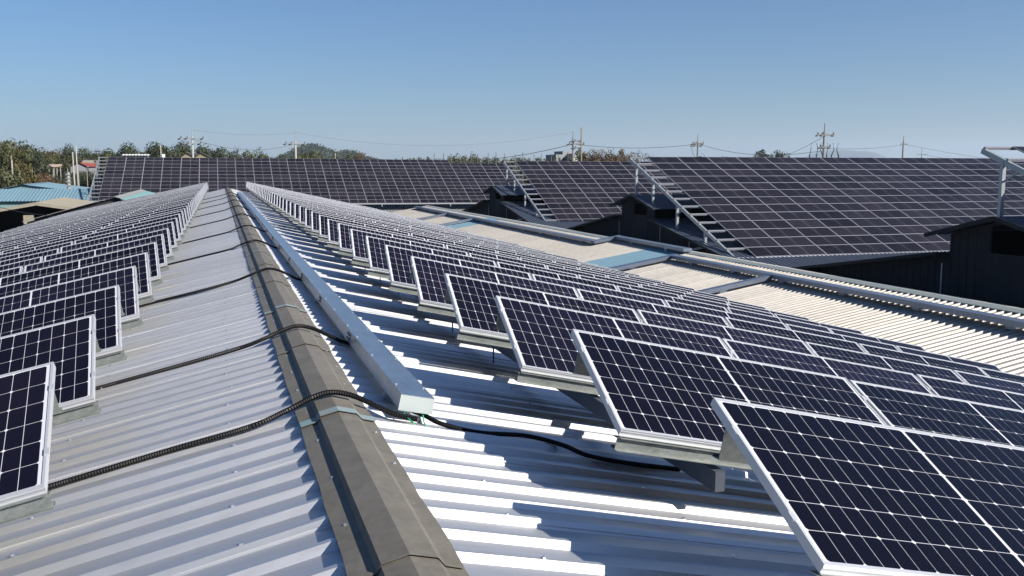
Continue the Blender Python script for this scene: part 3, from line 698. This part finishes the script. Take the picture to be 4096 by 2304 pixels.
# ================================================================== utility poles and wires
def pole(px, ptop, dist, label, arms=(), r=.17, m=M_conc, rod=None, trans=False, arml=1.9, loops=0, ins=True, name='utility_pole'):
    p = pix(px, ptop, dist); t = thing(name, label, 'utility pole', (p.x, dist, G), 'utility poles around the halls')
    ztop = p.z-(rod or 0)
    part(t, 'shaft', MB().tube([(p.x, dist, G), (p.x, dist, ztop)], [r*1.25, r*.8], 10), m, True)
    if rod: 
        part(t, 'lightning_rod', MB().tube([(p.x, dist, ztop), (p.x, dist, p.z)], [.06, .045], 6), m)
        part(t, 'rod_tip', MB().box(p.x-.22, p.x+.22, dist-.03, dist+.03, p.z, p.z+.05), M_frameg)
    for (dz, L, off) in arms:
        z = p.z-dz
        part(t, 'crossarm', MB().box(p.x-L/2+off, p.x+L/2+off, dist-.24, dist-.10, z-.09, z+.09), M_frameg if m is M_conc else M_darkpole)
        if ins:
            for q in (-.46, -.2, .46):
                x = p.x+off+q*L
                part(t, 'insulator', MB().tube([(x, dist-.17, z+.06), (x, dist-.17, z+.16), (x, dist-.17, z+.3), (x, dist-.17, z+.36)], [.03, .10, .07, .03], 8), M_insul)
                part(t, 'strain_insulator', MB().tube([(x, dist-.3, z-.02), (x-.25, dist-.3, z-.10), (x-.5, dist-.3, z-.16)], [.06, .13, .05], 8), M_insul)
    if trans:
        z = ztop-2.6; part(t, 'transformer', MB().tube([(p.x+.42, dist-.2, z-.9), (p.x+.42, dist-.2, z-.85), (p.x+.42, dist-.2, z), (p.x+.42, dist-.2, z+.08)], [.2, .28, .28, .15], 12), M_insul)
        part(t, 'drop_cable', MB().tube([(p.x-1.2, dist, p.z-1.9), (p.x-1.0, dist, p.z-3.2), (p.x-.5, dist, p.z-3.9), (p.x, dist, p.z-4.0)], .035, 5), M_insul)
        part(t, 'drop_cable', MB().tube([(p.x+.7, dist, ztop-2.0), (p.x+1.3, dist, ztop-2.4), (p.x+1.6, dist, ztop-4.2)], .035, 5), M_insul)
    for q in range(loops):
        x = p.x-2.1+q*4.2/max(1, loops-1); z = p.z-2.6
        part(t, 'cable_drop', MB().tube([(x, dist-.2, z), (x+.25*math.sin(q*2.1), dist-.2, z-.9), (x-.2*math.cos(q*1.7), dist-.2, z-1.7), (x+.1, dist-.2, z-2.6), (x+.25, dist-.2, z-3.4)], [.03, .05, .09, .04, .04], 6), M_insul)
    return p
A1 = pole(767, 514, 150, 'concrete pole with two crossarms of dark insulators above the ochre gables', ((1.45, 3.4, 0), (2.2, 2.6, 0)), rod=1.2)
A2 = pole(1180, 527, 160, 'slim pale pole in front of the wooded hill', ((1.95, 3.2, 0),), r=.2, rod=1.6, ins=True)
A3 = pole(2292, 525, 150, 'pole with tangled crossarms next to a plain dark post', ((1.6, 1.6, .6), (2.1, 2.8, .6), (2.75, 1.5, .7)), r=.15, rod=1.7, m=M_darkpole)
A3b = pole(2326, 510, 140, 'plain thick dark post without crossarms', (), r=.13, m=mat('weathered_post', (.15, .145, .11), .8))
A4 = pole(2792, 538, 150, 'pole carrying a dark transformer with looping cables', ((1.55, 2.1, 0), (1.9, 2.0, -.2)), r=.16, rod=1.2, trans=True, m=M_darkpole)
A5 = pole(3299, 493, 110, 'tall pole with two white crossarms and many hanging cables', ((1.55, 2.6, .1), (3.15, 1.6, .1)), r=.16, rod=1.1, loops=6, m=M_darkpole)
A6 = pole(3615, 544, 150, 'dark pole with one short bracket crossarm', ((1.5, 1.5, 0),), r=.16, rod=1.0, m=M_darkpole, ins=False)
A7 = pole(3688, 591, 260, 'thin distant pole with a low crossarm behind the widest array', ((2.15, 4.0, 0),), r=.14, rod=2, m=M_darkpole, ins=False)
for px, py, d, lab in ((303, 582, 165, 'bare thin pole among the left trees, taller of two together'), (290, 608, 163, 'bare thin pole among the left trees, shorter of two together'), (45, 621, 150, 'short bare pole at the foot of the dark trees'), (642, 580, 170, 'thin pole with a small white box in front of dark trees'), (1341, 613, 220, 'short thin pole in front of the hill trees')):
    p = pole(px, py, d, lab, (), r=.11)
    if px == 642: part(bpy.data.objects[[o.name for o in bpy.data.objects if o.get('label') == lab][0]], 'meter_box', MB().box(p.x+.15, p.x+.65, d-.2, d+.2, p.z-2.3, p.z-1.5), M_white)
p = pix(272, 690, 128); t = thing('concrete_post', 'stubby pale concrete post by the blue roofs', 'post', (p.x, 128, G))
part(t, 'shaft', MB().tube([(p.x, 128, G), (p.x, 128, p.z)], [.22, .2], 8), M_conc)
for q in range(4): part(t, 'rung', MB().box(p.x-.34, p.x+.34, 127.75, 127.83, p.z-.3-q*.45, p.z-.22-q*.45), M_frameg)
def wire(a, b, sag, label, r=.022):
    a = Vector(a); b = Vector(b); pts = []
    for k in range(19):
        t = k/18; q = a.lerp(b, t); q.z -= sag*4*t*(1-t); pts.append(q)
    solo('overhead_wire', MB().tube(pts, r, 5), M_wire, label, 'wire', tuple(a), 'overhead wires')
def at(p, dz, d): return (p.x, d, p.z-dz)
LW = 'overhead wire sagging from the %s to the %s'
wire(at(A2, 1.95, 160), at(A3, 2.1, 150), 3.0, LW % ('slim pale pole', 'pole beside the plain post'), .05)
wire(at(A3, 2.1, 150), at(A4, 1.6, 150), .7, LW % ('pole beside the plain post', 'transformer pole'), .045)
wire(at(A4, 1.55, 150), at(A5, 3.6, 110), 1.2, LW % ('transformer pole', 'pole with many hanging cables'), .03)
wire(at(A5, 3.3, 110), at(A6, 1.6, 150), .35, LW % ('pole with many hanging cables', 'bracket pole'), .03)
wire(at(A6, 1.5, 150), pix(4300, 655, 190), 1.0, 'overhead wire leaving the bracket pole towards the corner array', .03)
wire(at(A1, 1.5, 150), at(A2, 1.95, 160), 1.3, LW % ('two-crossarm concrete pole', 'slim pale pole'), .03)
wire(at(A1, .2, 150), at(A2, .2, 160), .5, 'thin top wire between the two-crossarm pole and the slim pale pole', .014)
wire(at(A2, .1, 160), at(A3, .1, 150), 2.2, 'thin top wire between the slim pale pole and the plain post', .012)
wire(at(A5, 1.7, 110), pix(3070, 642, 170), .5, 'cable slanting from the hanging-cable pole down behind the round tree', .025)
wire(at(A7, 2.1, 260), pix(3990, 652, 300), .6, 'distant low wire from the thin distant pole', .04)
wire(pix(-60, 812, 88), pix(330, 868, 70), .3, 'thin cable drooping across the open tan shed', .02)
# ================================================================== trees
def crown_mesh(name, leaf, seed, n_cl, per, size, shape, lsize):
    rd = random.Random(seed); v = []; f = []
    cl = []
    for i in range(n_cl):
        while True:
            x, y, z = rd.uniform(-1, 1), rd.uniform(-1, 1), rd.uniform(-1, 1)
            if x*x+y*y+z*z < 1: break
        L = math.sqrt(x*x+y*y+z*z)+1e-6; q = (.45+.55*rd.random())/max(L, .35) if rd.random() < .7 else 1
        x, y, z = x*q, y*q, z*q
        if shape == 'cone': s_ = max(.12, .62-.55*z); x, y = x*s_, y*s_
        if shape == 'flat': z = z*.6+.25
        cl.append((x*.46, y*.46, .55+.37*z, rd.uniform(.6, 1.2)))
    for (cx, cy, cz, cs) in cl:
        for k in range(per):
            d = Vector((rd.gauss(0, 1), rd.gauss(0, 1), rd.gauss(0, 1))).normalized()*size*cs*.5*(.35+.65*rd.random()**.5)
            d.z *= .8
            c = Vector((cx, cy, cz))+d
            nrm = (d.normalized()*1.5+Vector((rd.uniform(-.45, .45), rd.uniform(-.45, .45), rd.uniform(-.1, .7)))).normalized()
            a = nrm.orthogonal().normalized(); a.rotate(Matrix.Rotation(rd.uniform(0, 6.28), 3, nrm)); b = nrm.cross(a)
            l = lsize*rd.uniform(.6, 1.4); k0 = len(v)
            v += [tuple(c-a*l*.5), tuple(c+b*l*.32), tuple(c+a*l*.5), tuple(c-b*l*.32)]; f.append((k0, k0+1, k0+2, k0+3))
    zs = sorted(q[2] for q in v); zt = zs[int(len(zs)*.992)]; v = [(x, y, z/zt) for x, y, z in v if True]
    me = bpy.data.meshes.new(name); me.from_pydata(v, [], f); me.materials.append(LEAF[leaf]); me.update()
    # skeleton
    mb = MB(); mb.tube([(0, 0, 0), (.01, .0, .25), (-.01, .01, .55), (0, 0, .8)], [.028, .022, .014, .006], 7)
    for (cx, cy, cz, cs) in cl[:14]:
        z0 = max(.2, cz-.3); mb.tube([(0, 0, z0), (cx*.5, cy*.5, (z0+cz)/2+.02), (cx, cy, cz)], [.012, .008, .003], 5)
    return me, mb.mesh('trunk', M_trunk)
V = {}
for leaf, shape, n, per, size, ls, c in (('dark', 'round', 26, 170, .30, .034, 5), ('olive', 'round', 24, 160, .30, .034, 4), ('yellow', 'round', 24, 150, .3, .034, 1), ('brown', 'round', 24, 90, .27, .032, 3), ('grey', 'round', 24, 80, .26, .030, 3), ('grey', 'flat', 20, 22, .24, .03, 1)):
    V[(leaf, shape)] = [crown_mesh('crown', leaf, hash_ if False else 100+len(V)*10+i, n, per, size, shape, ls) for i in range(c)]
rt = random.Random(21); TN = {}
NAMES = {'dark': 'dark green', 'olive': 'olive green', 'yellow': 'yellowing', 'brown': 'russet brown', 'grey': 'thin grey-brown'}
def tree(px, ptop, dist, kind, wid, label, group, shape='round', name='tree'):
    p = pix(px, ptop+7, dist); h = p.z-G
    vs = V[(kind, shape)]; cm, tm = vs[rt.randrange(len(vs))]
    t = thing(name, label, 'tree' if name == 'tree' else 'bush', (p.x, dist, G), group)
    rz = rt.uniform(0, 6.28)
    for nm, me in (('trunk', tm), ('crown', cm)):
        o = link(nm, me, t); o.scale = (wid, wid, h); o.rotation_euler = (0, 0, rz)
    return t
GL = 'trees on the left beyond the blue roofs'
for q in [(-10, 562, 150, 'olive', 9), (28, 566, 160, 'yellow', 8), (72, 572, 175, 'dark', 9), (105, 588, 170, 'dark', 8), (128, 600, 205, 'olive', 9), (158, 582, 240, 'grey', 9), (140, 610, 230, 'yellow', 10), (175, 607, 240, 'yellow', 11), (205, 614, 245, 'olive', 10), (235, 604, 230, 'olive', 11),
          (262, 596, 260, 'grey', 12), (293, 580, 250, 'dark', 9.5), (335, 594, 262, 'grey', 11), (352, 600, 268, 'grey', 11), (382, 592, 256, 'dark', 10), (410, 610, 258, 'olive', 11), (190, 594, 290, 'grey', 14), (225, 592, 300, 'brown', 13), (60, 600, 230, 'grey', 12), (20, 610, 210, 'olive', 11), (250, 615, 250, 'olive', 11), (310, 616, 250, 'olive', 11), (355, 620, 255, 'grey', 10), (280, 618, 260, 'grey', 11), (420, 612, 250, 'olive', 11), (395, 616, 262, 'grey', 11)]:
    sh = 'round'
    tree(*q, NAMES[q[3]]+' tree in the left wood beyond the blue roofs', GL, sh)
GM = 'trees behind the long far array'
for q in [(430, 597, 200, 'dark', 7), (462, 604, 205, 'olive', 8), (505, 586, 195, 'dark', 8), (545, 576, 190, 'dark', 9), (585, 572, 195, 'dark', 9.5), (628, 574, 200, 'dark', 9), (668, 578, 195, 'dark', 9), (700, 571, 190, 'dark', 9), (735, 582, 200, 'olive', 9), (765, 590, 205, 'dark', 8), (800, 578, 195, 'dark', 9.5), (835, 592, 190, 'dark', 8), (868, 594, 185, 'dark', 6), (690, 606, 178, 'olive', 8), (560, 606, 180, 'olive', 8), (615, 608, 180, 'dark', 8), (480, 612, 185, 'olive', 8), (855, 612, 182, 'dark', 7),
          (935, 594, 190, 'dark', 6.5), (968, 610, 195, 'dark', 7), (1002, 602, 200, 'olive', 7.5), (1030, 608, 205, 'olive', 7), (1062, 602, 200, 'olive', 7), (1090, 614, 205, 'dark', 7), (1218, 604, 210, 'olive', 9), (1250, 602, 215, 'olive', 8.5), (1290, 612, 215, 'grey', 9), (1322, 618, 220, 'brown', 9), (1360, 622, 230, 'grey', 8), (1403, 612, 210, 'olive', 7), (1430, 608, 215, 'brown', 8), (1475, 618, 240, 'dark', 7), (1155, 622, 210, 'olive', 8), (905, 622, 190, 'dark', 7)]:
    tree(*q, NAMES[q[3]]+' tree standing behind the long far array', GM)
for q in [(955, 575, 205, 'grey', 4.0), (1030, 588, 215, 'grey', 4.0), (870, 588, 205, 'grey', 4.5)]:
    tree(*q, 'spindly bare tree poking above the wood behind the far array', GM, 'flat')
GR = 'autumn trees behind the middle arrays'
for q in [(2330, 598, 195, 'olive', 7), (2358, 596, 190, 'brown', 7.5), (2392, 600, 192, 'brown', 7), (2425, 598, 188, 'brown', 7.5), (2458, 600, 190, 'olive', 7), (2490, 592, 192, 'brown', 7.5), (2522, 606, 190, 'brown', 7), (2565, 602, 195, 'grey', 5.5), (2372, 612, 180, 'brown', 7), (2440, 614, 180, 'brown', 7), (2505, 616, 182, 'brown', 7)]:
    tree(*q, NAMES[q[3]]+' tree in the autumn row right of the two close poles' .replace('right of', 'beyond'), GR)
for q in [(2620, 616, 210, 'grey', 6), (2660, 619, 215, 'grey', 6)]: tree(*q, 'thin low tree peeping over the widest array by its rafter', GR, 'flat')
tree(3085, 597, 175, 'dark', 8.5, 'round dark green tree showing above the widest array', GR); tree(3048, 606, 178, 'dark', 5.5, 'smaller dark crown beside the round tree above the widest array', GR)
for q in [(2890, 622, 260, 'dark', 4), (2958, 624, 260, 'grey', 4), (3345, 622, 300, 'grey', 6)]: tree(*q, 'tiny distant treetop over the top edge of the widest array', GR)
# orchard behind the step of the far array
GO = 'orchard trees behind the step of the far array'
for k in range(26):
    px = 1700+k*22+rt.uniform(-8, 8)
    if 2240 < px < 2310: continue
    tree(px, rt.uniform(624, 634)-(10 if 1800 < px < 1900 else 0), rt.uniform(190, 260), rt.choice(['olive', 'dark', 'olive']), rt.uniform(5, 8), 'low orchard tree behind the step in the far array', GO)
for k in range(16):
    px = 1735+k*36+rt.uniform(-6, 6); p = pix(px, rt.uniform(608, 622), 185)
    solo('orchard_post', MB().tube([(p.x, 185, G), (p.x, 185, p.z)], .07, 6), M_darkpole, 'slender dark orchard post behind the step in the far array', 'post', (p.x, 185, G), 'orchard posts')
for k in range(9):
    px = 130+k*27+rt.uniform(-6, 6); d = rt.uniform(150, 175); p = pix(px, rt.uniform(664, 690), d)
    solo('orchard_post', MB().tube([(p.x, d, G), (p.x, d, p.z)], .055, 6), M_conc, 'pale upright post in the left orchard near the pink shelter', 'post', (p.x, d, G), 'pale posts on the left')
# bushes in the left foreground of the wood
GB = 'bushes beyond the blue roofs'
for k in range(150):
    d = rt.uniform(126, 232); px = rt.uniform(-60, 430); hb2 = rt.uniform(1.2, 3.0)*(1.25 if d > 180 else 1)
    if px > 268 and d < 206: hb2 *= .75
    if 150 < px < 268 and 150 < d < 196: hb2 *= .7
    q = pix(px, 675, d); top = 1152-F*math.tan(math.asin((hb2-H)/math.hypot(q.x, d))-PITCH)
    kd = rt.choice(['olive', 'olive', 'grey', 'yellow', 'grey', 'dark', 'brown'])
    tree(px, top, d, kd, rt.uniform(3.5, 7), NAMES[kd]+' bush in the scrub beyond the blue roofs', GB, 'round', 'bush')
for k in range(14):
    kd = rt.choice(['olive', 'dark', 'grey']); tree(266+k*11+rt.uniform(-4, 4), rt.uniform(679, 690), rt.uniform(192, 202), kd, rt.uniform(3.2, 4.6), NAMES[kd]+' bush growing in front of the red roofed house', GB, 'round', 'bush')
for k in range(26):
    kd = rt.choice(['olive', 'grey', 'brown', 'yellow', 'dark']); d = rt.uniform(150, 184); tree(-10+k*11+rt.uniform(-6, 6), rt.uniform(690, 716), d, kd, rt.uniform(3.2, 5.2), NAMES[kd]+' shrub in the orchard around the pink shelter', GB, 'round', 'bush')
# far-off wood that reads as one mass, in front of the horizon
rd = random.Random(77); v = []; f = []
def clump(c, s, n, ls):
    for k in range(n):
        cg = lambda q: max(-1.4, min(1.4, rd.gauss(0, q)))
        d = Vector((cg(1), cg(1), abs(cg(.8))))*s*.5; p = c+d
        nrm = Vector((rd.uniform(-1, 1), rd.uniform(-1, .4), rd.uniform(0, 1))).normalized(); a = nrm.orthogonal().normalized(); b = nrm.cross(a); l = ls*rd.uniform(.6, 1.4); k0 = len(v)
        v.extend([tuple(p-a*l*.5), tuple(p+b*l*.4), tuple(p+a*l*.5), tuple(p-b*l*.4)]); f.append((k0, k0+1, k0+2, k0+3))
for k in range(700):
    d = rd.uniform(330, 800); px = rd.uniform(-300, 4400); p = pix(px, 675, d); clump(Vector((p.x, d, G+rd.uniform(1, 5))), rd.uniform(6, 11), 34, 2.2)
me = bpy.data.meshes.new('far_wood'); me.from_pydata(v, [], f); me.materials.append(LEAF['olive']); me.update()
tag(link('far_wood', me, None, (0, 0, H)), 'far-off belt of woodland along the horizon', 'woodland', None, 'stuff')
# wooded hill
def hill(name, cx, cy, rx, ry, hgt, mt, seed, label=None, peaks=None, res=90, rough=.1):
    rd = random.Random(seed); vv = []; ff = []; ph = [rd.uniform(0, 6) for _ in range(8)]
    for i in range(res+1):
        for j in range(res//2+1):
            x = -1+2*i/res; y = -1+2*j/(res//2)
            z = 0
            for (a, b, s) in peaks or ((0, 1, .38),): z = max(z, b*math.exp(-((x-a)/s)**2))
            z *= max(0, 1-y*y)**.8*max(0, 1-x*x)**.5
            z += rough*z*(math.sin(x*17+ph[0])*math.sin(y*9+ph[1])+.6*math.sin(x*41+ph[2]+y*13)+.4*math.sin(x*77+ph[3]))*.5
            vv.append((cx+x*rx, cy+y*ry, G-.5+z*hgt))
    J = res//2+1
    for i in range(res):
        for j in range(J-1): ff.append((i*J+j, (i+1)*J+j, (i+1)*J+j+1, i*J+j+1))
    me = bpy.data.meshes.new(name); me.from_pydata(vv, [], ff); me.materials.append(mt); me.polygons.foreach_set('use_smooth', [True]*len(ff)); me.update()
    o = link(name, me, None, (0, 0, H)); tag(o, kind='structure'); return vv
p = pix(1255, 575, 1900); hz_ = hill('wooded_hill', p.x, 1900, 288, 230, p.z-G-5, M_hill, 4, peaks=((-.02, 1, .24), (.22, .80, .17), (-.36, .42, .22)), rough=.06)
v.clear(); f.clear(); rd = random.Random(9)
for (x, y, z) in hz_:
    if z > G+12 and y < 1930 and rd.random() < .8: clump(Vector((x+rd.uniform(-5, 5), y, z-1.5)), rd.uniform(6, 11), 16, 3.4)
me = bpy.data.meshes.new('hill_wood'); me.from_pydata(v, [], f); me.materials.append(LEAF['dark']); me.update()
tag(link('hill_wood', me, None, (0, 0, H)), 'wood covering the isolated hill', 'woodland', None, 'stuff')
p = pix(3345, 602, 12000); hill('mountain', p.x-200, 11900, 4400, 1400, (p.z-G)*1.02, M_mount, 8, peaks=((.045, 1, .055), (.10, .72, .10), (.22, .5, .16), (-.06, .5, .10), (-.25, .28, .2), (.5, .34, .2), (.75, .28, .15), (-.6, .2, .2)), rough=.12, res=240)
# ================================================================== haze
mb = MB(); mb.box(-13900, 13900, -13900, 13900, -1, 400)
hz = link('haze', mb.mesh('haze', []), None, (0, 0, 0)); hz.data.materials.clear()
MH = bpy.data.materials.new('haze_air'); MH.use_nodes = True; n = MH.node_tree.nodes; n.clear()
pv = n.new('ShaderNodeVolumePrincipled'); pv.inputs['Density'].default_value = 7.5e-5; pv.inputs['Color'].default_value = (.62, .745, .92, 1); pv.inputs['Anisotropy'].default_value = .2
oo = n.new('ShaderNodeOutputMaterial'); MH.node_tree.links.new(pv.outputs[0], oo.inputs['Volume']); hz.data.materials.append(MH)
tag(hz, kind='stuff')
for o in bpy.data.objects:
    if 'org' in o: del o['org']
